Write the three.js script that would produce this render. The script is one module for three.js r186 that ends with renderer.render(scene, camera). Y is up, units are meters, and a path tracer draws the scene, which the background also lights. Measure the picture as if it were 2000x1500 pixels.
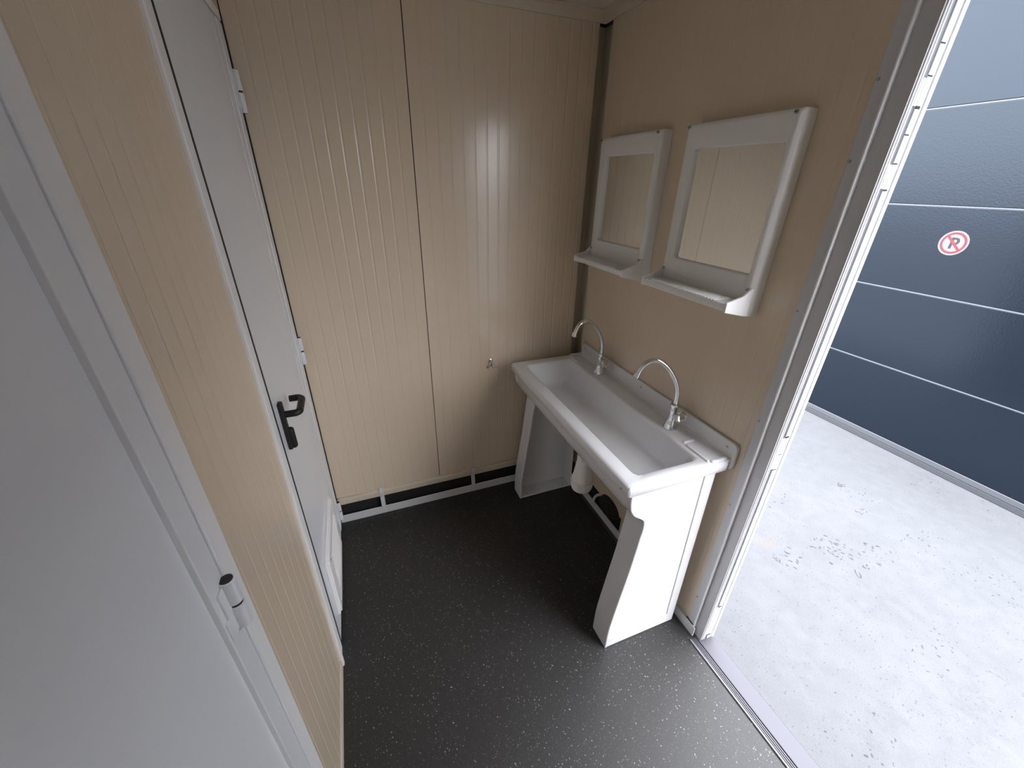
import * as THREE from 'three';
import { RoundedBoxGeometry } from 'three/addons/geometries/RoundedBoxGeometry.js';
import { mergeGeometries, mergeVertices, toCreasedNormals } from 'three/addons/utils/BufferGeometryUtils.js';

// ---------------------------------------------------------------- camera, sky, exposure
const scene = new THREE.Scene();
const W = 1.39;                 // inner face of the right wall; left wall face is x = 0, back wall z = 0
const CEIL = 2.325, FRONT = 2.75, GROUND = -0.15, GX = 4.012;
const camera = new THREE.PerspectiveCamera(2 * Math.atan(750 / 776.6) * 180 / Math.PI, 4 / 3, 0.02, 100);
camera.position.set(0.272, 1.7, 1.853);
camera.rotation.set(-0.468369, -0.376682, 0.018985, 'YXZ');
scene.add(camera);

const SKY = 6.4;                // overcast sky, brighter overhead than at the horizon
{
  const w = 64, h = 64, d = new Float32Array(w * h * 4);
  for (let j = 0; j < h; j++) {
    const el = ((j + 0.5) / h - 0.5) * Math.PI, s = Math.max(0, Math.sin(el));
    const L = el > 0 ? SKY * (1.3 + 1.2 * s) / 2.5 : SKY * 0.15;
    for (let i = 0; i < w; i++) d.set([L * 0.955, L * 0.975, L * 1.06, 1], (j * w + i) * 4);
  }
  const t = new THREE.DataTexture(d, w, h, THREE.RGBAFormat, THREE.FloatType);
  t.mapping = THREE.EquirectangularReflectionMapping; t.magFilter = THREE.LinearFilter; t.colorSpace = THREE.LinearSRGBColorSpace; t.needsUpdate = true;
  scene.background = t;
}
// added directional light, as from a brighter patch of cloud: weak and very soft
const addedLight = new THREE.DirectionalLight(new THREE.Color().setRGB(1, 0.98, 0.96), 0.35);
addedLight.position.set(5.2, 10, 2.6); addedLight.target.position.set(1.4, 0, 1.6); addedLight.castShadow = true;
Object.assign(addedLight.shadow.camera, { left: -7, right: 7, top: 7, bottom: -7, near: 0.5, far: 25 }); addedLight.shadow.mapSize.set(2048, 2048); addedLight.shadow.radius = 50; addedLight.shadow.bias = -0.0005;
scene.add(addedLight, addedLight.target);
const renderer = new THREE.WebGLRenderer({ antialias: true });
renderer.toneMapping = THREE.LinearToneMapping;
renderer.toneMappingExposure = 2.5;
renderer.shadowMap.enabled = true;

// ---------------------------------------------------------------- helpers
let seed = 20240;
const rnd = () => { seed = (seed * 1664525 + 1013904223) >>> 0; return seed / 4294967296; };
const rr = (a, b) => a + (b - a) * rnd();
const names = {};
function numbered(n) { const k = names[n] = (names[n] ?? -1) + 1; return k ? n + '_' + String(k).padStart(3, '0') : n; }
const V = (x, y, z) => new THREE.Vector3(x, y, z);

function thing(name, label, category, base = [0, 0, 0], { group, kind } = {}) {
  const o = new THREE.Group(); o.name = numbered(name); o.position.set(...base);
  o.userData = { label, category }; if (group) o.userData.group = group; if (kind) o.userData.kind = kind;
  o.userData.b = undefined; delete o.userData.b;
  scene.add(o); bases.set(o, V(...base)); return o;
}
const bases = new Map();
// geo is given in world coordinates; it is moved into the frame of the thing it belongs to
function part(name, geo, mat, parent, label) {
  const b = bases.get(parent); geo.translate(-b.x, -b.y, -b.z);
  const m = new THREE.Mesh(geo, mat); m.name = name; m.castShadow = m.receiveShadow = true;
  if (label) m.userData.label = label;
  parent.add(m); bases.set(m, b); return m;
}
function single(name, geo, mat, label, category, { group, kind } = {}) {
  geo.computeBoundingBox(); const c = geo.boundingBox.getCenter(V(0, 0, 0)); c.y = geo.boundingBox.min.y;
  geo.translate(-c.x, -c.y, -c.z);
  const m = new THREE.Mesh(geo, mat); m.position.copy(c); m.name = numbered(name); m.castShadow = m.receiveShadow = true;
  m.userData = { label, category }; if (group) m.userData.group = group; if (kind) m.userData.kind = kind;
  scene.add(m); bases.set(m, c.clone()); return m;
}
const box = (x0, x1, y0, y1, z0, z1) => new THREE.BoxGeometry(x1 - x0, y1 - y0, z1 - z0).translate((x0 + x1) / 2, (y0 + y1) / 2, (z0 + z1) / 2);
const rbox = (x0, x1, y0, y1, z0, z1, r = 0.003, s = 2) => {
  const m = Math.min(x1 - x0, y1 - y0, z1 - z0) / 2;
  return new RoundedBoxGeometry(x1 - x0, y1 - y0, z1 - z0, s, Math.min(r, m * 0.98)).translate((x0 + x1) / 2, (y0 + y1) / 2, (z0 + z1) / 2);
};
const merge = (...g) => mergeGeometries(g.flat().map((q) => { const n = q.index ? q.toNonIndexed() : q; for (const k of Object.keys(n.attributes)) if (!['position', 'normal', 'uv'].includes(k)) n.deleteAttribute(k); return n; }));
const cyl = (r0, r1, h, n = 24) => new THREE.CylinderGeometry(r1, r0, h, n);
function shapeOf(pts) { const s = new THREE.Shape(); pts.forEach(([x, y], i) => i ? s.lineTo(x, y) : s.moveTo(x, y)); s.closePath(); return s; }
function rrect(s, x0, x1, y0, y1, r) {
  s.moveTo(x0 + r, y0); s.lineTo(x1 - r, y0); s.quadraticCurveTo(x1, y0, x1, y0 + r); s.lineTo(x1, y1 - r); s.quadraticCurveTo(x1, y1, x1 - r, y1);
  s.lineTo(x0 + r, y1); s.quadraticCurveTo(x0, y1, x0, y1 - r); s.lineTo(x0, y0 + r); s.quadraticCurveTo(x0, y0, x0 + r, y0); return s;
}
const ext = (shape, depth, bevel = 0, seg = 2) => new THREE.ExtrudeGeometry(shape, { depth: depth - 2 * bevel, bevelEnabled: bevel > 0, bevelThickness: bevel, bevelSize: bevel, bevelOffset: -bevel, bevelSegments: seg, curveSegments: 10 }).translate(0, 0, bevel);
// local frames of the walls: u along the wall, y up, w out of the wall
const onRight = (g) => g.rotateY(-Math.PI / 2).translate(W, 0, 0);        // u = z, w = W - x
const onLeft = (g) => g.rotateY(Math.PI / 2);                             // u = -z, w = x
// profile (x, y) extruded along z from z0 to z1
const alongZ = (shape, z0, z1, bevel = 0, seg = 2) => ext(shape, z1 - z0, bevel, seg).translate(0, 0, z0);
function loft(rings, k = 5) {                                            // rings of rounded rectangles, joined one to the next; a ring of size 0 closes it
  const pos = [], idx = [], n = 4 * (k + 1);
  for (const [x0, x1, z0, z1, r, y] of rings)
    for (const [cx, cz, a0] of [[x1 - r, z1 - r, 0], [x0 + r, z1 - r, 1], [x0 + r, z0 + r, 2], [x1 - r, z0 + r, 3]])
      for (let i = 0; i <= k; i++) { const a = (a0 + i / k) * Math.PI / 2; pos.push(cx + r * Math.cos(a), y, cz + r * Math.sin(a)); }
  for (let j = 0; j + 1 < rings.length; j++) for (let i = 0; i < n; i++) {
    const a = j * n + i, b = j * n + (i + 1) % n, c = a + n, d = b + n; idx.push(a, c, b, b, c, d);
  }
  const g = new THREE.BufferGeometry(); g.setAttribute('position', new THREE.Float32BufferAttribute(pos, 3)); g.setIndex(idx);
  const uv = []; for (let i = 0; i < pos.length; i += 3) uv.push(pos[i], pos[i + 2]); g.setAttribute('uv', new THREE.Float32BufferAttribute(uv, 2));
  g.computeVertexNormals(); return g;
}
// ribbed sheet: u0..u1 wide, front face at w = 0, grooves of small depth at the given places
function ribbed(u0, u1, y0, y1, ribs, depth = 0.0008, thick = 0.02, gw = 0.0095, slope = 0.0028) {
  const p = [[u0, thick], [u0, 0.001], [u0 + 0.001, 0]];
  for (const u of ribs) if (u - gw / 2 > u0 + 0.004 && u + gw / 2 < u1 - 0.004) p.push([u - gw / 2, 0], [u - gw / 2 + slope, depth], [u + gw / 2 - slope, depth], [u + gw / 2, 0]);
  p.push([u1 - 0.001, 0], [u1, 0.001], [u1, thick]);
  return new THREE.ExtrudeGeometry(shapeOf(p.reverse()), { depth: y1 - y0, bevelEnabled: false }).rotateX(-Math.PI / 2).translate(0, y0, 0);
}
const ribsFrom = (start, a, b, pitch = 0.0515) => { const r = []; for (let u = start - Math.floor((start - a) / pitch) * pitch; u < b; u += pitch) r.push(u); return r; };
function metreUV(g, f) { const p = g.attributes.position, uv = []; for (let i = 0; i < p.count; i++) uv.push(...f(p.getX(i), p.getY(i), p.getZ(i))); g.setAttribute('uv', new THREE.Float32BufferAttribute(uv, 2)); return g; }

// ---------------------------------------------------------------- textures and materials
function valueNoise(size, cells) {                                       // tileable smooth noise 0..1
  const g = new Float32Array(cells * cells).map(() => rnd()), out = new Float32Array(size * size), f = (t) => t * t * (3 - 2 * t);
  for (let j = 0; j < size; j++) for (let i = 0; i < size; i++) {
    const x = i / size * cells, y = j / size * cells, a = Math.floor(x), b = Math.floor(y), u = f(x - a), v = f(y - b), a1 = (a + 1) % cells, b1 = (b + 1) % cells;
    out[j * size + i] = (g[b * cells + a] * (1 - u) + g[b * cells + a1] * u) * (1 - v) + (g[b1 * cells + a] * (1 - u) + g[b1 * cells + a1] * u) * v;
  }
  return out;
}
function noiseTexture(size, octaves, lo = 0, hi = 255) {
  const acc = new Float32Array(size * size); let sum = 0;
  for (const [cells, amp] of octaves) { const n = valueNoise(size, cells); for (let i = 0; i < acc.length; i++) acc[i] += n[i] * amp; sum += amp; }
  const d = new Uint8Array(size * size * 4);
  for (let i = 0; i < acc.length; i++) { const v = lo + (hi - lo) * acc[i] / sum; d.set([v, v, v, 255], i * 4); }
  const t = new THREE.DataTexture(d, size, size); t.wrapS = t.wrapT = THREE.RepeatWrapping; t.magFilter = THREE.LinearFilter; t.minFilter = THREE.LinearMipmapLinearFilter; t.generateMipmaps = true; t.needsUpdate = true; return t;
}
function canvasTexture(size, draw, srgb = true) {
  const c = document.createElement('canvas'); c.width = c.height = size; draw(c.getContext('2d'), size);
  const t = new THREE.CanvasTexture(c); t.wrapS = t.wrapT = THREE.RepeatWrapping; if (srgb) t.colorSpace = THREE.SRGBColorSpace; t.magFilter = THREE.LinearFilter; t.anisotropy = 8; return t;
}
const lin = (r, g, b) => new THREE.Color().setRGB(r, g, b);
const mat = (color, roughness = 0.5, more = {}) => new THREE.MeshPhysicalMaterial({ color, roughness, ...more });

const peel = noiseTexture(256, [[64, 1], [32, 0.6], [16, 0.4]]); peel.repeat.set(6, 6);
const M = {
  beige: mat(lin(0.69, 0.575, 0.435), 0.19, { bumpMap: peel, bumpScale: 0.00005 }),
  beigeTrim: mat(lin(0.62, 0.54, 0.42), 0.45),
  white: mat(lin(0.74, 0.755, 0.775), 0.3),
  whiteFrame: mat(lin(0.82, 0.81, 0.80), 0.4),
  strip: mat(lin(0.62, 0.62, 0.61), 0.5),
  ceiling: mat(lin(0.72, 0.66, 0.56), 0.6),
  gap: mat(lin(0.012, 0.012, 0.012), 0.85),
  rubber: mat(lin(0.018, 0.018, 0.018), 0.6),
  black: mat(lin(0.006, 0.006, 0.0065), 0.5),
  plastic: mat(lin(0.84, 0.83, 0.81), 0.35),
  gelcoat: mat(lin(0.78, 0.78, 0.79), 0.2, { clearcoat: 0.4, clearcoatRoughness: 0.08 }),
  chrome: mat(lin(0.72, 0.73, 0.72), 0.07, { metalness: 1 }),
  steel: mat(lin(0.45, 0.45, 0.45), 0.35, { metalness: 1 }),
  mirror: mat(lin(0.86, 0.88, 0.87), 0.015, { metalness: 1 }),
  alu: mat(lin(0.13, 0.13, 0.15), 0.42, { metalness: 0.25 }),
  sill: mat(lin(0.075, 0.075, 0.09), 0.4),
  sillEdge: mat(lin(0.2, 0.2, 0.21), 0.35),
  jamb: mat(lin(0.60, 0.60, 0.61), 0.42),
  jambWhite: mat(lin(0.80, 0.81, 0.82), 0.4),
  facade: mat(lin(0.42, 0.42, 0.43), 0.8),
  jointGlint: mat(lin(0.14, 0.15, 0.18), 0.4),  // pale tone stands in for the sky glint on garage section edges
  seal: mat(lin(0.05, 0.054, 0.06), 0.55),
  railGrey: mat(lin(0.075, 0.08, 0.088), 0.45),
  outside: mat(lin(0.22, 0.225, 0.23), 0.5),
};

const vinyl = canvasTexture(2048, (c, n) => {                            // 1 m of speckled sheet vinyl
  c.fillStyle = 'rgb(43,42,41)'; c.fillRect(0, 0, n, n);
  const chip = (x, y, s, col) => {
    c.fillStyle = col; const a0 = rr(0, 6.28), k = 4 + Math.floor(rr(0, 3)), e = rr(0.45, 1), t = rr(0, 3.14);
    for (const ox of [0, -n, n]) for (const oy of [0, -n, n]) {
      if (x + ox < -20 || x + ox > n + 20 || y + oy < -20 || y + oy > n + 20) continue;
      c.beginPath();
      for (let i = 0; i < k; i++) { const a = a0 + i / k * 6.283, r = s * (0.7 + 0.3 * Math.sin(i * 2.7 + a0)), px = r * Math.cos(a), py = r * Math.sin(a) * e; c.lineTo(x + ox + px * Math.cos(t) - py * Math.sin(t), y + oy + px * Math.sin(t) + py * Math.cos(t)); }
      c.fill();
    }
  };
  for (let i = 0; i < 26000; i++) { const g = Math.floor(rr(28, 82)); chip(rr(0, n), rr(0, n), rr(1.6, 5.5), `rgb(${g},${g - 1},${g - 3})`); }
  for (let i = 0; i < 5200; i++) { const g = Math.floor(rr(16, 32)); chip(rr(0, n), rr(0, n), rr(1.5, 5), `rgb(${g},${g},${g})`); }
  for (let i = 0; i < 9000; i++) { const g = Math.floor(rr(84, 125)); chip(rr(0, n), rr(0, n), rr(1.2, 3.6), `rgb(${g},${g - 2},${g - 8})`); }
  for (let i = 0; i < 2300; i++) { const g = Math.floor(rr(112, 168)); chip(rr(0, n), rr(0, n), rr(2.4, 8), `rgb(${g},${g - 2},${g - 10})`); }
});
M.vinyl = mat(0xffffff, 0.5, { map: vinyl, bumpMap: noiseTexture(512, [[128, 1], [64, 0.6]]), bumpScale: 0.0003 });

const concrete = canvasTexture(2048, (c, n) => {                         // 4 m of cast yard slab
  const a = valueNoise(512, 6), b = valueNoise(512, 22), d = valueNoise(512, 90), im = c.createImageData(n, n);
  for (let j = 0; j < n; j++) for (let i = 0; i < n; i++) {
    const k = (j >> 2) * 512 + (i >> 2), v = 89 + 5 * (a[k] - 0.5) + 3 * (b[k] - 0.5) + 5 * (d[k] - 0.5) + 9 * (rnd() - 0.5), q = (j * n + i) * 4;
    im.data[q] = v - 1; im.data[q + 1] = v; im.data[q + 2] = v + 2; im.data[q + 3] = 255;
  }
  c.putImageData(im, 0, 0);
  const blob = (x, y, w, h, t, col) => { c.fillStyle = col; c.beginPath(); c.ellipse(x, y, w, h, t, 0, 6.283); c.fill(); };
  for (let i = 0; i < 26; i++) { const x = rr(0, n), y = rr(0, n); for (let k = 0; k < 30; k++) blob(x + rr(-60, 60), y + rr(-30, 30), rr(4, 20), rr(2, 10), rr(0, 3), 'rgba(64,66,70,0.05)'); }
  for (let i = 0; i < 9000; i++) { const g = Math.floor(rr(34, 70)); blob(rr(0, n), rr(0, n), rr(0.5, 1.7), rr(0.4, 1.2), rr(0, 3), `rgba(${g},${g},${g},0.8)`); }
  for (let i = 0; i < 60; i++) { const x = rr(0, n), y = rr(0, n), m = 6 + Math.floor(rr(0, 22)); for (let k = 0; k < m; k++) blob(x + rr(-70, 70), y + rr(-40, 40), rr(0.8, 4), rr(0.6, 2), rr(0, 3), 'rgba(30,31,34,0.6)'); }
  for (let i = 0; i < 40; i++) { c.strokeStyle = 'rgba(52,54,57,0.5)'; c.lineWidth = rr(0.8, 1.6); const x = rr(0, n), y = rr(0, n), t = rr(0, 6.28), r = rr(6, 34); c.beginPath(); c.moveTo(x, y); c.quadraticCurveTo(x + r * Math.cos(t), y + r * Math.sin(t), x + r * 1.7 * Math.cos(t + 0.4), y + r * 1.7 * Math.sin(t + 0.4)); c.stroke(); }
  for (let k = 0; k < 14; k++) blob(559 + rr(-26, 26), 1096 + rr(-22, 22), rr(8, 20), rr(6, 14), rr(0, 3), 'rgba(100,96,80,0.07)');   // faint yellowish stain
  for (const [x, y, n2, sx, sy] of [[715, 1018, 46, 55, 40], [800, 958, 30, 70, 40], [565, 1035, 26, 40, 30], [977, 1075, 12, 30, 14]])     // clusters of dark chips
    for (let k = 0; k < n2; k++) { const t = rr(0, 3), e = rr(0.8, 3.6); blob(x + rr(-sx, sx), y + rr(-sy, sy), e * 1.7, e * 0.7, t, 'rgba(38,39,42,0.6)'); }
  for (const [x, y, t] of [[1037, 1194, 0.5], [1043, 1188, -0.3], [699, 931, 0.9]]) { c.strokeStyle = 'rgba(44,45,48,0.7)'; c.lineWidth = 3; c.beginPath(); c.ellipse(x, y, 13, 5, t, 0.3, 5.2); c.stroke(); }
  for (const [x, y] of [[558, 632], [362, 688], [520, 600], [610, 660]]) for (let k = 0; k < 40; k++) blob(x + rr(-60, 60), y + rr(-30, 30), rr(5, 16), rr(3, 9), rr(0, 3), 'rgba(70,72,76,0.06)');
});
M.concrete = mat(0xffffff, 0.8, { map: concrete, bumpMap: noiseTexture(512, [[256, 1], [64, 1]]), bumpScale: 0.0012 });
const stucco = noiseTexture(512, [[128, 1], [256, 0.7]]);
M.anthracite = mat(lin(0.005, 0.008, 0.014), 0.2, { bumpMap: stucco, bumpScale: 0.0002, specularColor: lin(0.78, 0.9, 1.0) });

// ---------------------------------------------------------------- floor, ceiling, walls
{
  const f = thing('floor', 'dark grey vinyl floor with pale flecks', 'floor', [0.7, -0.15, 1.3], { kind: 'structure' });
  part('vinyl_sheet', metreUV(box(-0.06, 1.358, -0.02, 0, -0.06, FRONT + 0.02), (x, y, z) => [x, z]), M.vinyl, f);
  part('floor_base', box(-0.12, 1.40, GROUND, -0.02, -0.08, FRONT + 0.08), M.outside, f);
}
single('ceiling', box(-0.12, W + 0.065, CEIL, CEIL + 0.12, -0.08, FRONT + 0.08), M.ceiling, 'dim ceiling above the washroom', 'ceiling', { kind: 'structure' });

const SEAM = 0.5617, BOT = 0.165;
{
  const w = thing('wall_back', 'beige ribbed panel wall behind the wash trough', 'wall', [0.7, 0, 0], { kind: 'structure' });
  const ribs = ribsFrom(SEAM, -0.1, W + 0.1);
  part('wall_panel', ribbed(0.0022, SEAM - 0.0016, BOT, CEIL, ribs), M.beige, w);
  part('wall_panel', ribbed(SEAM + 0.0016, W - 0.028, BOT, CEIL, ribs), M.beige, w);
  part('wall_core', merge(box(-0.12, W - 0.05, GROUND, CEIL, -0.08, -0.036), box(W - 0.05, W + 0.065, GROUND, CEIL, -0.08, -0.066)), M.gap, w);
  part('seam_filler', box(SEAM - 0.01, SEAM + 0.01, BOT, CEIL, -0.036, -0.012), M.gap, w);
}
const D1 = 0.794, D2 = 1.238, D2E = 2.11, LEAFTOP = 2.125, HEAD = 2.155;
{
  const w = thing('wall_left', 'beige ribbed panel wall between the two white doors', 'wall', [0, 0, 1.3], { kind: 'structure' });
  const ribs = ribsFrom(-1.016, -3, 0.2);
  part('wall_panel', onLeft(ribbed(-D2 - 0.012, -D1 + 0.012, 0.05, CEIL, ribs, 0.0007)), M.beige, w);
  part('wall_panel', onLeft(ribbed(-FRONT, -D2E + 0.012, 0.05, CEIL, ribs, 0.0007)), M.beige, w);
  part('wall_panel', onLeft(ribbed(-D1 + 0.0122, 0, HEAD - 0.01, CEIL, ribs, 0.0007)), M.beige, w, 'beige panel above the door');
  part('wall_panel', onLeft(ribbed(-D2E + 0.0122, -D2 - 0.0122, HEAD - 0.01, CEIL, ribs, 0.0007)), M.beige, w, 'beige panel above the door');
  part('wall_core', box(-0.12, -0.06, GROUND, CEIL, -0.036, FRONT + 0.08), M.outside, w);
}
const J0 = 1.14, JE = 1.215, JF = 2.09, DH = 2.08, OUT = 1.455;       // doorway in the right wall
{
  const w = thing('wall_right', 'beige panel wall carrying the mirrors and the wash trough', 'wall', [W, 0, 1.3], { kind: 'structure' });
  const ribs = ribsFrom(0.60, -0.1, 3);
  part('wall_panel', onRight(ribbed(0.058, J0 + 0.02, 0.13, CEIL, ribs, 0.0004)), M.beige, w);
  part('wall_panel', onRight(ribbed(0.625, J0 + 0.02, 0.05, 0.1298, ribs, 0.0004)), M.beige, w);
  part('wall_panel', onRight(ribbed(JF + 0.03, FRONT, 0.0, CEIL, ribs, 0.0004)), M.beige, w);
  part('wall_panel', onRight(ribbed(J0 + 0.0202, JF + 0.0298, DH + 0.03, CEIL, ribs, 0.0004)), M.beige, w, 'beige panel above the doorway');
  const skin = merge(box(W + 0.02, OUT, GROUND, CEIL, 0.07, JE - 0.03), box(W + 0.046, OUT, GROUND, CEIL, -0.066, 0.07), box(W + 0.02, OUT, DH + 0.03, CEIL, JE - 0.03, JF + 0.03), box(W + 0.02, OUT, GROUND, CEIL, JF + 0.03, FRONT + 0.08));
  part('outer_wall', skin, M.outside, w);
}
single('wall_front', box(-0.06, W + 0.02, 0, CEIL, FRONT, FRONT + 0.08), M.beige, 'beige wall at the front end of the washroom', 'wall', { kind: 'structure' });

// skirting of the back wall: rounded rail, black open gap, two clips, flat white strip
{
  const b = thing('baseboard_back', 'open skirting below the back wall, rail above a black gap with two clips', 'skirting', [0.7, 0, 0.01], { kind: 'structure' });
  part('rail', rbox(0.002, W - 0.002, 0.122, 0.1648, -0.02, 0.015, 0.010, 3), M.beigeTrim, b);
  part('gap_backing', box(0.002, W + 0.02, 0, 0.121, -0.035, -0.012), M.gap, b, 'black gap');
  part('strip', rbox(0.002, W - 0.012, 0, 0.05, 0.008, 0.0142, 0.0025), M.strip, b, 'flat grey-white strip');
  for (const x of [0.232, 0.758]) {
    const s = shapeOf([[0.004, 0.177], [0.014, 0.176], [0.021, 0.168], [0.021, 0.148], [0.013, 0.118], [0.018, 0.09], [0.0205, 0.03], [0.0148, 0.03], [0.012, 0.088], [0.005, 0.118], [0.0152, 0.15], [0.0152, 0.164], [0.011, 0.170], [0.004, 0.171]]);
    part('clip', ext(s, 0.022, 0.001).rotateY(-Math.PI / 2).scale(1, 1, 1).translate(x + 0.011, 0, 0), M.strip, b, 'pale skirting clip');
  }
}
{
  const b = thing('baseboard_right', 'flat strip with a black gap along the right wall under the trough', 'skirting', [W, 0, 0.6], { kind: 'structure' });
  part('strip', rbox(W - 0.0135, W - 0.007, 0, 0.05, 0.016, 1.186, 0.0025), M.strip, b, 'flat grey-white strip');
  part('gap_backing', box(W + 0.006, W + 0.0198, 0.0, 0.129, 0, 0.624), M.gap, b, 'black gap');
  part('strip_core', box(W - 0.006, W + 0.018, 0, 0.0495, 0.626, 1.13), M.strip, b);
  const s = new THREE.CatmullRomCurve3([V(W - 0.012, 0.03, 0.40), V(W - 0.022, 0.06, 0.40), V(W - 0.020, 0.095, 0.405), V(W - 0.012, 0.128, 0.425), V(W - 0.006, 0.142, 0.455), V(W - 0.004, 0.125, 0.475)]);
  part('clip', new THREE.TubeGeometry(s, 24, 0.008, 8), M.strip, b, 'bent pale clip');
}
{
  const b = thing('baseboard_left', 'thin dull rail along the foot of the left wall', 'skirting', [0, 0, 1.3], { kind: 'structure' });
  part('rail', rbox(-0.03, 0.003, 0, 0.044, D1 + 0.002, D2 + 0.02, 0.003), M.beigeTrim, b);
  part('gap_backing', box(-0.03, -0.012, 0.044, 0.05, D1 + 0.002, D2 + 0.02), M.gap, b);
  part('rail', rbox(-0.03, 0.003, 0, 0.044, D2E, FRONT, 0.003), M.beigeTrim, b);
}
// coved trims
{
  // vertical sheet folded into the recessed corner of back and right wall
  const g = merge(rbox(W - 0.03, W + 0.045, 0.13, 2.298, -0.065, -0.061, 0.001), rbox(W + 0.041, W + 0.0445, 0.13, 2.298, -0.0645, 0.066, 0.001),
    rbox(W - 0.0275, W - 0.0255, 0.168, 2.298, -0.062, -0.001, 0.0008), rbox(W + 0.001, W + 0.042, 0.13, 2.298, 0.0545, 0.0575, 0.0008));
  single('trim_1', g, M.beigeTrim, 'recessed beige corner strip where back and right wall meet', 'trim', { kind: 'structure' });
  const prof = [[0, 0], [0.036, 0], [0.036, -0.004], [0.020, -0.010], [0.010, -0.022], [0.005, -0.036], [0, -0.036]];
  single('trim_2', ext(shapeOf(prof.map(([u, v]) => [-u, v])), W).rotateY(Math.PI / 2).translate(0, CEIL, 0), M.beigeTrim, 'coved cornice along the top of the back wall', 'trim', { kind: 'structure' });
  single('trim_3', ext(shapeOf(prof.map(([u, v]) => [-u, v])), FRONT).translate(W, CEIL, 0), M.beigeTrim, 'coved cornice along the top of the right wall', 'trim', { kind: 'structure' });
}

// ---------------------------------------------------------------- white doors of the left wall
function knuckle(parent, x, z, y0, y1, r, plate) {
  const ym = (y0 + y1) / 2, tube = (a, b) => { const s = []; const c = 0.0012; s.push(new THREE.Vector2(r * 0.78, a), new THREE.Vector2(r - c, a), new THREE.Vector2(r, a + c), new THREE.Vector2(r, b - c), new THREE.Vector2(r - c, b), new THREE.Vector2(r * 0.78, b), new THREE.Vector2(r * 0.78, a)); return toCreasedNormals(new THREE.LatheGeometry(s, 24), 0.6).translate(x, 0, z); };
  const h = part('hinge', merge(tube(ym + 0.003, y1), tube(y0, ym - 0.003)), M.white, parent, 'white barrel hinge');
  part('hinge_pin', cyl(r * 0.79, r * 0.79, y1 - y0 + 0.001, 20).translate(x, ym, z), M.rubber, h, 'dark hinge pin');
  part('hinge_plate', plate(y0, y1), M.white, h);
  return h;
}
{
  const d = thing('door_1', 'white cubicle door with black lever handle and low vent grille', 'door', [0, 0, 0.4], { kind: 'structure' });
  // frame: handle side with a raised outer lip, hinge side, head
  part('door_frame', merge(
    rbox(-0.06, -0.0005, 0, HEAD, 0.7155, D1, 0.001), rbox(-0.01, 0.0085, 0, HEAD + 0.006, D1 - 0.016, D1 + 0.002, 0.004, 3),
    rbox(-0.06, -0.003, 0, HEAD, 0.008, 0.036, 0.002), rbox(-0.06, 0.004, LEAFTOP + 0.004, HEAD, 0.036, 0.7155, 0.002)), M.whiteFrame, d);
  part('gap_seal', box(-0.06, 0.0008, 0, HEAD, -0.019, 0.0065), M.rubber, d, 'black gap beside the back wall');
  part('gap_seal', box(-0.044, 0.0008, 0.026, LEAFTOP, 0.7062, 0.7158), M.rubber, d, 'black gap beside the leaf');
  part('door_leaf', rbox(-0.045, 0.0, 0.025, LEAFTOP, 0.1675, 0.7062, 0.002), M.white, d);
  part('leaf_groove', box(-0.044, -0.0006, 0.03, LEAFTOP, 0.1645, 0.1677), M.seal, d, 'thin dark groove');
  part('hinge_stile', merge(rbox(-0.045, 0.001, 0.025, LEAFTOP, 0.098, 0.1645, 0.0025), rbox(-0.045, 0.0035, 0.025, LEAFTOP, 0.038, 0.098, 0.004, 3)), M.white, d);
  for (const [y0, y1] of [[1.893, 2.012], [0.972, 1.094], [0.045, 0.165]])
    knuckle(d, 0.0085, 0.031, y0, y1, 0.0098, (a, b) => rbox(0.0, 0.0062, a + 0.01, b - 0.01, 0.036, 0.085, 0.002));
  const grille = part('vent_grille', merge(
    rbox(-0.001, 0.011, 0.095, 0.40, 0.25, 0.64, 0.005, 2), rbox(0.0, 0.0172, 0.097, 0.142, 0.262, 0.628, 0.005), rbox(0.0, 0.0174, 0.352, 0.397, 0.263, 0.627, 0.005),
    rbox(0.0, 0.0178, 0.103, 0.391, 0.256, 0.302, 0.005), rbox(0.0, 0.018, 0.104, 0.390, 0.560, 0.634, 0.005)), M.plastic, d, 'white plastic vent grille');
  for (let i = 0; i < 9; i++) part('slat', rbox(-0.003, 0.003, -0.0105, 0.0105, 0.298, 0.564, 0.0025).rotateZ(-0.6).translate(0.0135, 0.154 + i * 0.0232, 0), M.plastic, grille);
  for (const y of [0.118, 0.372]) part('screw', cyl(0.004, 0.004, 0.003, 12).rotateZ(Math.PI / 2).translate(0.0185, y, 0.60), M.steel, grille);
  const hd = part('handle', merge(rbox(0, 0.013, 0.944, 1.106, 0.637, 0.664, 0.005, 3), rbox(0.006, 0.026, 0.945, 1.018, 0.640, 0.662, 0.009, 3)), M.black, d, 'black lever handle on a narrow plate');
  const curve = new THREE.CurvePath(), P = [[0.006, 0.6525], [0.042, 0.6525], [0.053, 0.642], [0.053, 0.562], [0.042, 0.549], [0.016, 0.549]];
  const path = new THREE.CatmullRomCurve3(P.flatMap(([x, z], i) => i && i < P.length - 1 ? [V(x, 1.066, z)] : [V(x, 1.066, z), ]), false, 'catmullrom', 0.15);
  const lever = new THREE.TubeGeometry(path, 48, 0.0105, 12);
  part('lever', merge(lever, cyl(0.0105, 0.0105, 0.002, 16).rotateZ(Math.PI / 2).translate(0.0165, 1.066, 0.549)), M.black, hd);
  for (const y of [1.93, 1.0]) part('screw', cyl(0.003, 0.003, 0.003, 10).rotateZ(Math.PI / 2).translate(0.0005, y, 0.757), M.steel, d);
}
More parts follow.
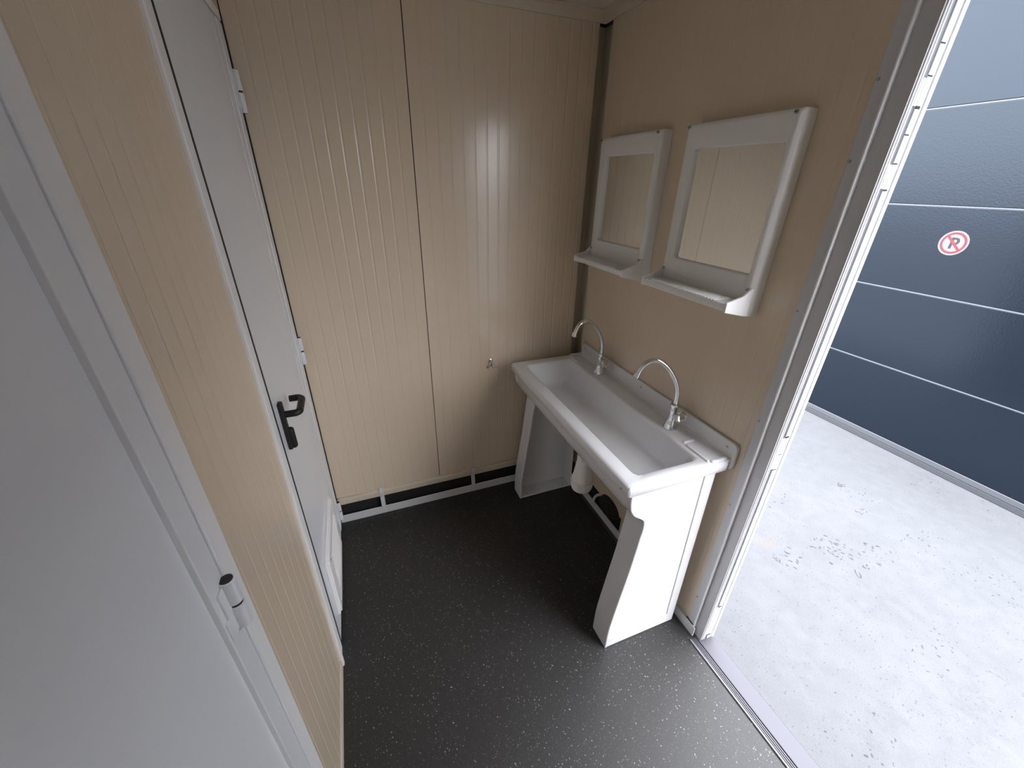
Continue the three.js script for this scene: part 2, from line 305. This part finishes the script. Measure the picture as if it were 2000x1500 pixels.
{
  const d = thing('door_2', 'white near door with large barrel hinge at the left edge', 'door', [0, 0, 1.7], { kind: 'structure' });
  part('door_frame', merge(rbox(-0.06, 0.004, 0, HEAD, D2, 1.287, 0.002), rbox(-0.06, 0.004, 0, HEAD, 2.06, D2E, 0.002), rbox(-0.06, 0.004, LEAFTOP + 0.004, HEAD, 1.287, 2.06, 0.002)), M.whiteFrame, d);
  part('bead', rbox(-0.02, 0.0065, 0.01, HEAD, 1.2855, 1.2915, 0.003, 3), M.white, d);
  part('stile', merge(rbox(-0.045, 0.003, 0.02, LEAFTOP, 1.2915, 1.343, 0.0025, 2), rbox(-0.045, 0.003, 0.02, LEAFTOP, 1.99, 2.057, 0.0025), rbox(-0.045, 0.003, LEAFTOP - 0.05, LEAFTOP, 1.343, 1.99, 0.0025), rbox(-0.045, 0.003, 0.02, 0.07, 1.343, 1.99, 0.0025)), M.white, d);
  part('door_leaf', box(-0.04, -0.006, 0.06, LEAFTOP - 0.04, 1.34, 1.995), M.white, d);
  knuckle(d, 0.0108, 1.3015, 1.028, 1.134, 0.0125, (a, b) => merge(rbox(0.0, 0.0072, (a + b) / 2 - 0.010, b - 0.004, 1.302, 1.330, 0.002), rbox(0.0, 0.0064, a + 0.004, (a + b) / 2 - 0.004, 1.303, 1.340, 0.002)));
  for (const [y0, y1] of [[1.87, 1.985], [0.1, 0.215]]) knuckle(d, 0.0108, 1.3015, y0, y1, 0.0125, (a, b) => rbox(0.0, 0.0064, a + 0.004, b - 0.004, 1.295, 1.336, 0.002));
}

// ---------------------------------------------------------------- open doorway in the right wall
{
  const d = thing('door_3', 'open doorway to the yard with pale frame and metal sill', 'doorway', [W, 0, 1.65], { kind: 'structure' });
  const side = (m) => {                                                  // m mirrors z for the far jamb
    const Z = (a, b) => m ? [JE + JF - b, JE + JF - a] : [a, b];
    const r = (x0, x1, z0, z1, mt, n, rad = 0.002, y0 = 0.004, label) => part(n, rbox(x0, x1, y0, DH, ...Z(z0, z1), rad), mt, d, label);
    r(W - 0.0035, W + 0.02, J0, 1.1745, M.jamb, 'flange', 0.0015, 0.05);
    r(W - 0.010, W + 0.02, 1.1705, 1.1765, M.jambWhite, 'lip', 0.0028, 0.04);
    r(W + 0.003, W + 0.0066, 1.1755, JE, M.jamb, 'jamb_face', 0.001);
    for (let i = 0; i < 2; i++) r(W + 0.0068 + i * 0.009, W + 0.0108 + i * 0.009, 1.19, JE + 0.003, M.jambWhite, 'gasket_fin', 0.0015, 0.012);
    r(W + 0.0055, OUT - 0.006, 1.182, JE - 0.0035, M.seal, 'gasket_base', 0.001);
    r(W + 0.025, W + 0.0355, 1.184, JE - 0.0015, M.alu, 'keep_channel', 0.001);
    r(W + 0.0358, W + 0.0555, 1.186, JE + 0.0012, M.jambWhite, 'reveal', 0.0015);
    r(W + 0.0572, OUT + 0.005, 1.16, JE + 0.004, M.jambWhite, 'outer_lip', 0.002, -0.02);
  };
  side(false); side(true);
  part('head', merge(rbox(W - 0.0035, W + 0.02, DH, DH + 0.03, J0, JF + 0.075, 0.002), rbox(W + 0.004, OUT + 0.004, DH, DH + 0.035, J0 + 0.04, JF + 0.035, 0.002)), M.jambWhite, d);
  for (const y of [1.913, 1.758, 1.40, 1.046, 0.70, 0.20]) part('screw', cyl(0.0035, 0.0035, 0.004, 12).rotateZ(Math.PI / 2).translate(W - 0.004, y, J0 + 0.006), M.steel, d);
  // small dark slots and lock keeps in the outer reveal
  for (const [y, h] of [[1.963, 0.003], [1.910, 0.003], [1.856, 0.006], [1.807, 0.003], [1.752, 0.003], [1.699, 0.004], [1.02, 0.007], [0.955, 0.003], [0.895, 0.004], [0.21, 0.008], [0.165, 0.003], [0.03, 0.008]])
    part('slot', rbox(W + 0.036, W + 0.050, y - h / 2, y + h / 2, JE - 0.004, JE + 0.0018, 0.0008), M.gap, d, 'dark slot in the white reveal');
  for (const [y0, y1] of [[1.858, 1.906], [1.702, 1.75], [0.899, 1.016], [0.034, 0.206]]) part('keep_plate', rbox(W + 0.0262, W + 0.0345, y0, y1, JE - 0.004, JE + 0.0006, 0.0006), M.jambWhite, d);
  // sill: ribbed inner edge and a smooth outer tread
  const sill = part('sill', rbox(1.386, OUT + 0.002, -0.02, 0.006, JE - 0.03, JF + 0.03, 0.003), M.sill, d, 'smooth metal door sill');
  part('sill_edge', rbox(1.354, 1.3625, -0.018, 0.007, JE - 0.02, JF + 0.02, 0.003, 3), M.sillEdge, sill, 'bright sill edge');
  for (let i = 0; i < 3; i++) part('sill_groove', rbox(1.3655 + i * 0.007, 1.370 + i * 0.007, -0.018, 0.004, JE - 0.02, JF + 0.02, 0.0015), M.alu, sill);
  part('sill_bed', box(1.358, 1.40, -0.025, -0.003, JE - 0.03, JF + 0.03), M.seal, sill);
  part('sill_apron', box(1.40, OUT, GROUND, -0.02, JE - 0.03, JF + 0.03), M.outside, sill);
}

// ---------------------------------------------------------------- wash trough with two pedestals
const RIM = 0.865;
{
  const t = thing('wash_trough', 'long white two-tap wash trough on two hollow pedestals', 'wash trough', [1.17, 0, 0.6]);
  const X0 = 0.962, X1 = 1.38, Z0 = 0.082, Z1 = 1.106;
  const at = (d, y, r) => [X0 + d, X1, Z0 + d, Z1 - d, r, y];
  const basin = loft([
    [1.085, 1.095, 0.66, 0.67, 0.004, 0.700], [1.06, 1.30, 0.16, 1.03, 0.04, 0.706], [1.005, 1.335, 0.12, 1.068, 0.035, 0.728], [0.992, 1.35, 0.110, 1.078, 0.026, 0.748], [0.988, 1.36, 0.106, 1.082, 0.022, 0.775],
    [0.985, 1.365, 0.103, 1.085, 0.02, 0.820], [0.974, 1.37, 0.094, 1.094, 0.016, 0.8215], at(0.002, 0.824, 0.014), at(0, 0.829, 0.014), at(0, 0.851, 0.014), at(0.0025, 0.859, 0.013), at(0.007, 0.8635, 0.012), at(0.014, 0.865, 0.012),
    [1.013, 1.288, 0.137, 1.068, 0.03, 0.865], [1.018, 1.283, 0.142, 1.063, 0.03, 0.8637], [1.022, 1.279, 0.146, 1.059, 0.03, 0.860], [1.0265, 1.2745, 0.151, 1.054, 0.032, 0.850], [1.036, 1.264, 0.168, 1.038, 0.04, 0.780],
    [1.042, 1.258, 0.178, 1.028, 0.045, 0.758], [1.052, 1.248, 0.192, 1.014, 0.05, 0.745], [1.066, 1.234, 0.215, 0.995, 0.05, 0.739], [1.07, 1.2, 0.4, 0.85, 0.05, 0.733], [1.066, 1.114, 0.641, 0.689, 0.0235, 0.726], [1.072, 1.108, 0.647, 0.683, 0.0175, 0.722]], 6);
  const b = part('basin', toCreasedNormals(basin, 0.75), M.gelcoat, t);
  part('drain', merge(new THREE.TorusGeometry(0.0205, 0.0035, 8, 28).rotateX(Math.PI / 2).translate(1.09, 0.7265, 0.665), cyl(0.018, 0.018, 0.004).translate(1.09, 0.7215, 0.665)), M.rubber, b, 'dark drain ring');
  // backsplash with rounded corners and a cove towards the tap deck
  const s = new THREE.Shape(); rrect(s, 0.092, 1.117, 0.826, 0.929, 0.022);
  const sp = part('backsplash', merge(onRight(ext(s, 0.0125, 0.003)).translate(-0.0006, 0, 0), alongZ(shapeOf([[W - 0.004, 0.85], [W - 0.034, 0.8645], [W - 0.022, 0.868], [W - 0.0145, 0.876], [W - 0.0105, 0.9]]), 0.095, 1.104, 0.001)), M.gelcoat, t);
  for (const [y, z] of [[0.906, 0.128], [0.906, 0.607], [0.905, 1.078]]) part('screw', cyl(0.0045, 0.0045, 0.004, 14).rotateZ(Math.PI / 2).translate(W - 0.0135, y, z), M.steel, sp);
  // soap dishes at both ends of the tap deck: low raised borders
  const dish = (z0, z1) => merge(rbox(1.298, 1.352, 0.858, 0.8715, z0 - 0.005, z0 + 0.007, 0.005, 3), rbox(1.292, 1.304, 0.858, 0.8715, z0 + 0.018, z1, 0.005, 3), rbox(1.304, 1.372, 0.858, 0.8725, z1 - 0.004, z1 + 0.010, 0.005, 3));
  part('soap_dish', dish(0.965, 1.087), M.gelcoat, t, 'soap dish moulded into the deck');
  part('soap_dish', dish(0.965, 1.087).scale(1, 1, -1).translate(0, 0, 1.188), M.gelcoat, t, 'soap dish moulded into the deck');
  t.children.at(-1).geometry = flip(t.children.at(-1).geometry);
  for (const z of [0.12, 1.07]) part('screw', cyl(0.004, 0.004, 0.003, 12).rotateZ(Math.PI / 2).translate(X0 - 0.0005, 0.838, z), M.steel, t);
  // pedestals: sloping front strip flared at the top, outer plate with a recessed field, back strip, foot plate
  const front = [[0.986, 0.8205], [0.988, 0.785], [0.996, 0.750], [1.014, 0.723], [1.040, 0.704], [1.058, 0.686], [1.063, 0.655], [1.058, 0.60], [1.045, 0.46], [1.022, 0.28], [1.0055, 0.14], [1.003, 0.09], [1.003, 0]];
  const smooth = new THREE.CatmullRomCurve3(front.map(([x, y]) => V(x, y, 0)), false, 'centripetal').getPoints(48).map((p) => [p.x, p.y]);
  const strip = shapeOf([...smooth, ...smooth.slice().reverse().map(([x, y]) => [x + 0.011, y])]);
  const plate = shapeOf([...smooth.map(([x, y]) => [x + 0.004, y]), [1.345, 0], [1.335, 0.8205]]);
  const backStrip = shapeOf([[1.337, 0], [1.347, 0], [1.337, 0.8205], [1.327, 0.8205]]);
  const border = shapeOf([[1.009, 0.002], [1.346, 0.002], [1.336, 0.8205], [1.288, 0.8205], [1.306, 0.055], [1.012, 0.055]]);
  for (const [zo, dir] of [[0.080, 1], [1.098, -1]]) {
    const span = (a, c) => dir > 0 ? [zo + a, zo + c] : [zo - c, zo - a];
    const p = part('pedestal', merge(alongZ(strip, ...span(0, 0.096), 0.0035, 3), alongZ(plate, ...span(0.005, 0.011), 0.001)), M.gelcoat, t, dir > 0 ? 'pedestal beside the back wall' : 'pedestal beside the doorway');
    part('pedestal_border', alongZ(border, ...span(0.0005, 0.008), 0.003, 3), M.gelcoat, p, 'raised border around the recessed field');
    part('back_strip', alongZ(backStrip, ...span(0.003, 0.096), 0.002), M.gelcoat, p);
    const [f0, f1] = span(0.010, 0.094); part('foot_plate', rbox(1.010, 1.34, 0, 0.009, f0, f1, 0.002), M.gelcoat, p);
    for (const x of [1.055, 1.30]) part('screw', cyl(0.005, 0.005, 0.004, 12).translate(x, 0.010, dir > 0 ? zo + 0.076 : zo - 0.076), M.steel, p);
  }
}
function flip(g) { const n = g.index ? g.toNonIndexed() : g; for (const a of Object.values(n.attributes)) { const k = a.itemSize, v = a.array; for (let i = 0; i < a.count; i += 3) for (let c = 0; c < k; c++) { const q = v[(i + 1) * k + c]; v[(i + 1) * k + c] = v[(i + 2) * k + c]; v[(i + 2) * k + c] = q; } } n.computeVertexNormals(); return n; }

// ---------------------------------------------------------------- taps
function makeTap(name, label, pos, turn) {
  const t = thing(name, label, 'tap', [0, 0, 0], { group: 'chrome taps on the wash trough' });
  const L = [[0.0265, 0], [0.0265, 0.003], [0.0245, 0.008], [0.019, 0.026], [0.0155, 0.040], [0.0145, 0.052], [0.0148, 0.066], [0.0140, 0.080], [0.0128, 0.083], [0.0128, 0.085], [0.0165, 0.088], [0.0178, 0.095], [0.0165, 0.102], [0.0125, 0.106], [0.006, 0.107], [0, 0.107]];
  part('tap_body', toCreasedNormals(new THREE.LatheGeometry(L.map(([r, y]) => new THREE.Vector2(r, y)), 32), 0.5), M.chrome, t);
  const c = new THREE.CatmullRomCurve3([[0, 0.10], [0, 0.12], [-0.001, 0.145], [-0.010, 0.180], [-0.030, 0.218], [-0.062, 0.256], [-0.098, 0.276], [-0.130, 0.268], [-0.150, 0.244], [-0.158, 0.222]].map(([x, y]) => V(x, y, 0)));
  const sp = part('spout', new THREE.TubeGeometry(c, 64, 0.0098, 20), M.chrome, t);
  part('aerator', merge(cyl(0.0122, 0.0116, 0.018).rotateZ(-0.33).translate(-0.1605, 0.217, 0)), M.chrome, sp);
  part('aerator_mesh', cyl(0.0095, 0.0095, 0.002, 16).rotateZ(-0.33).translate(-0.1635, 0.2078, 0), M.rubber, sp);
  const aim = (g) => g.rotateX(-0.32).translate(0, 0.052, 0);              // the valve points out and a little up
  part('valve_stem', aim(cyl(0.0105, 0.0145, 0.036).rotateX(Math.PI / 2).translate(0, 0, 0.016)), M.chrome, t);
  const kn = [[0, 0.030], [0.0145, 0.030], [0.0195, 0.034], [0.0215, 0.039], [0.0215, 0.048], [0.0200, 0.0515], [0.0165, 0.0525], [0.0155, 0.051], [0.008, 0.0525], [0, 0.053]];
  const knob = part('knob', aim(toCreasedNormals(new THREE.LatheGeometry(kn.map(([r, y]) => new THREE.Vector2(r, y)), 36), 0.5).rotateX(Math.PI / 2)), M.chrome, t);
  for (let i = 0; i < 12; i++) { const a = i / 12 * 6.283; part('grip_rib', aim(cyl(0.0024, 0.0024, 0.011, 8).rotateX(Math.PI / 2).translate(0.0212 * Math.cos(a), 0.0212 * Math.sin(a), 0.0435)), M.chrome, knob); }
  t.position.set(...pos); sp.rotation.y = turn;
  return t;
}
makeTap('tap', 'chrome swan-neck tap at the far end of the trough, beside the back corner', [1.331, RIM + 0.0008, 0.345], 0);
makeTap('tap', 'chrome swan-neck tap at the near end of the trough, beside the doorway', [1.325, RIM + 0.0008, 0.865], -0.42);

// ---------------------------------------------------------------- bottle trap and the pipe sleeve behind it
{
  const t = thing('drain_trap', 'white plastic bottle trap hanging below the trough', 'drain trap', [1.09, 0.46, 0.665]);
  const L = [[0, 0.463], [0.034, 0.463], [0.044, 0.470], [0.049, 0.485], [0.049, 0.503], [0.051, 0.505], [0.051, 0.520], [0.046, 0.523], [0.042, 0.55], [0.036, 0.60], [0.031, 0.63], [0.033, 0.632], [0.033, 0.655], [0.020, 0.66], [0.020, 0.7]];
  part('trap_cup', toCreasedNormals(new THREE.LatheGeometry(L.map(([r, y]) => new THREE.Vector2(r, y)), 36), 0.5).translate(1.09, 0, 0.665), M.plastic, t);
  const c = new THREE.CatmullRomCurve3([V(1.12, 0.60, 0.655), V(1.20, 0.60, 0.62), V(1.28, 0.595, 0.60), V(1.386, 0.59, 0.59)]);
  part('waste_pipe', new THREE.TubeGeometry(c, 48, 0.02, 14), M.plastic, t);
}
{
  const s = thing('pipe_sleeve', 'black rubber sleeve in the right wall under the trough', 'pipe sleeve', [W, 0.05, 0.522]);
  const g = new THREE.CylinderGeometry(0.062, 0.07, 0.03, 28).rotateZ(Math.PI / 2).scale(1, 0.78, 1.2).translate(W - 0.011, 0.124, 0.522);
  part('sleeve', g, M.rubber, s);
  part('sleeve_lip', new THREE.TorusGeometry(0.034, 0.008, 8, 28).rotateY(Math.PI / 2).translate(W - 0.026, 0.122, 0.522), M.rubber, s);
}

// ---------------------------------------------------------------- mirrors
function makeMirror(label, z) {
  const w = 0.388, y0 = 1.352, y1 = 1.877, D = 0.05;
  const m = thing('wall_mirror', label, 'mirror', [W, y0, z], { group: 'framed mirrors above the trough' });
  const R = (g) => onRight(g).translate(0, 0, z);
  const ring = (d, o, r) => [d, w - d, -y1 + d, -y0 - d, r, o];            // d in from the outline, o out from the wall
  const open = (d, o) => [0.048 + d, w - 0.024 - d, -1.806 + d, -1.472 - d, 0.009, o];
  const rim = loft([ring(0, 0.0005, 0.006), ring(0, D - 0.016, 0.006), ring(0.0018, D - 0.008, 0.007), ring(0.006, D - 0.0025, 0.009), ring(0.013, D, 0.012), open(-0.003, D), open(0, D - 0.003), open(0.001, D - 0.016)], 4).rotateX(Math.PI / 2);
  const frame = part('frame', R(toCreasedNormals(rim, 0.7)), M.plastic, m, 'white plastic frame');
  part('backing', R(box(0.03, w - 0.012, 1.45, 1.82, 0.001, D - 0.018)), M.plastic, frame);
  part('mirror_glass', R(rbox(0.034, w - 0.014, 1.458, 1.816, D - 0.018, D - 0.013, 0.001)), M.mirror, m, 'mirror glass');
  // shelf with cheeks and fine ridges
  const tray = R(ext(shapeOf([[D - 0.012, 1.374], [0.127, 1.374], [0.131, 1.376], [0.1325, 1.380], [0.1325, 1.3935], [0.1305, 1.3965], [0.127, 1.397], [D - 0.012, 1.3965]]), w - 0.004, 0.0004).rotateY(-Math.PI / 2).translate(w - 0.002, 0, 0));
  const cheek = (a, b) => R(ext(shapeOf([[D - 0.011, 1.3535], [0.06, 1.3565], [0.1335, 1.373], [0.1335, 1.4015], [0.074, 1.4165], [D - 0.002, 1.438], [D - 0.011, 1.438]]), b - a, 0.002).rotateY(-Math.PI / 2).translate(b, 0, 0));
  const sh = part('shelf', merge(tray, cheek(-0.0004, 0.008), cheek(w - 0.008, w + 0.0004)), M.plastic, m, 'narrow white shelf');
  const ridges = []; for (let i = 0; i < 27; i++) ridges.push(R(rbox(0.022 + i * 0.0118, 0.028 + i * 0.0118, 1.392, 1.4005, 0.062, 0.1285, 0.002, 1)));
  part('drip_ridges', merge(ridges), M.plastic, sh);
  for (const [u, y] of [[0.010, 1.868], [w - 0.018, 1.868], [0.012, 1.432], [w - 0.014, 1.432]]) {
    const sc = part('screw', R(cyl(0.0052, 0.0052, 0.004, 16).rotateX(Math.PI / 2).translate(u, y, D + 0.0005)), M.steel, m);
    part('screw_slot', R(box(u - 0.0035, u + 0.0035, y - 0.0009, y + 0.0009, D + 0.002, D + 0.0029)), M.gap, sc);
  }
  return m;
}
makeMirror('white framed mirror with shelf nearer the corner, above the far tap', 0.132);
makeMirror('white framed mirror with shelf nearer the doorway, above the near tap', 0.642);

// ---------------------------------------------------------------- double hook on the back wall
{
  const h = thing('coat_hook', 'small chrome double hook on the beige back wall', 'hook', [0.879, 0.82, 0]);
  part('base_plate', ext(rrect(new THREE.Shape(), 0.868, 0.890, 0.823, 0.862, 0.008), 0.004, 0.0015), M.chrome, h);
  part('knob', new THREE.SphereGeometry(0.0065, 16, 12).translate(0.879, 0.857, 0.016), M.chrome, h);
  part('stem', new THREE.TubeGeometry(new THREE.LineCurve3(V(0.879, 0.853, 0), V(0.879, 0.857, 0.014)), 2, 0.0042, 10), M.chrome, h);
  for (const s of [-1, 1]) {
    const c = new THREE.CatmullRomCurve3([V(0.879, 0.848, 0.003), V(0.879 + s * 0.006, 0.838, 0.012), V(0.879 + s * 0.014, 0.827, 0.02), V(0.879 + s * 0.024, 0.825, 0.026), V(0.879 + s * 0.031, 0.835, 0.03)]);
    part('prong', merge(new THREE.TubeGeometry(c, 20, 0.0038, 10), new THREE.SphereGeometry(0.0045, 12, 8).translate(0.879 + s * 0.031, 0.835, 0.03)), M.chrome, h);
  }
}

// ---------------------------------------------------------------- yard and garage door
single('ground', metreUV(box(OUT - 0.08, 12, GROUND - 0.1, GROUND, -8, 60), (x, y, z) => [(x - 1.2) / 4, (z + 1) / 4]), M.concrete, 'pale concrete yard outside the doorway', 'ground', { kind: 'structure' });
{
  const g = thing('garage_door', 'dark blue-grey sectional garage door across the yard', 'garage door', [GX, GROUND, 0.6]);
  const ys = [-0.062, 0.478, 1.043, 1.61, 2.185, 2.755], z0 = -2.0, z1 = 3.0;
  for (let i = 0; i + 1 < ys.length; i++) {
    const p = rbox(GX, GX + 0.042, ys[i] + 0.003, ys[i + 1] - 0.003, z0, z1, 0.005, 3);
    part('section', metreUV(p, (x, y, z) => [z / 0.9, y / 0.9]), M.anthracite, g);
  }
  for (const y of ys.slice(1, -1)) part('joint_glint', rbox(GX + 0.002, GX + 0.03, y - 0.004, y + 0.004, z0 + 0.01, z1 - 0.01, 0.002), M.jointGlint, g, 'pale strip, painted sky glint between the sections');  // sky highlight on the rounded section edges, painted as pale strips
  part('joint_backing', box(GX + 0.03, GX + 0.046, GROUND, 2.755, z0, z1), M.seal, g);
  part('bottom_rail', rbox(GX - 0.004, GX + 0.042, -0.105, -0.064, z0, z1, 0.004), M.railGrey, g, 'grey bottom rail');
  part('rubber_seal', rbox(GX - 0.002, GX + 0.036, GROUND, -0.107, z0, z1, 0.006), M.seal, g, 'grey rubber bottom seal');
}
{
  const w = thing('wall_outside', 'grey building wall around the garage door', 'wall', [GX + 0.2, GROUND, 0.6], { kind: 'structure' });
  part('facade', merge(box(GX + 0.05, GX + 0.35, GROUND, 3.15, -5, 3.6), box(GX - 0.02, GX + 0.05, 2.76, 3.15, -5, 3.6), box(GX - 0.02, GX + 0.05, GROUND, 2.76, -5, -2.0), box(GX - 0.02, GX + 0.05, GROUND, 2.76, 3.0, 3.6)), M.facade, w);
}
{
  const s = thing('no_parking_sticker', 'round no-parking sticker with P and red slash on the garage door', 'sticker', [GX - 0.002, 1.315, 0.318]);
  const tex = canvasTexture(512, (c) => {
    c.fillStyle = '#6d6c6e'; c.fillRect(0, 0, 512, 512);
    c.fillStyle = '#23262a'; c.font = 'bold 330px sans-serif'; c.textAlign = 'center'; c.textBaseline = 'middle'; c.fillText('P', 268, 262);
    c.strokeStyle = '#65242a'; c.lineWidth = 44; c.beginPath(); c.arc(256, 256, 204, 0, 6.2832); c.stroke();
    c.save(); c.translate(256, 256); c.rotate(Math.PI / 4); c.fillStyle = '#6b2228'; c.fillRect(-204, -24, 408, 48); c.restore();
  });
  const disc = part('sticker_base', new THREE.CylinderGeometry(0.077, 0.077, 0.002, 48).rotateZ(Math.PI / 2).translate(GX - 0.001, 1.392, 0.318), mat(lin(0.155, 0.15, 0.156), 0.5), s);
  part('sticker_print', new THREE.CircleGeometry(0.076, 48).rotateY(-Math.PI / 2).translate(GX - 0.0024, 1.392, 0.318), mat(0xffffff, 0.5, { map: tex }), disc, 'red, white and grey print');
}

renderer.render(scene, camera);
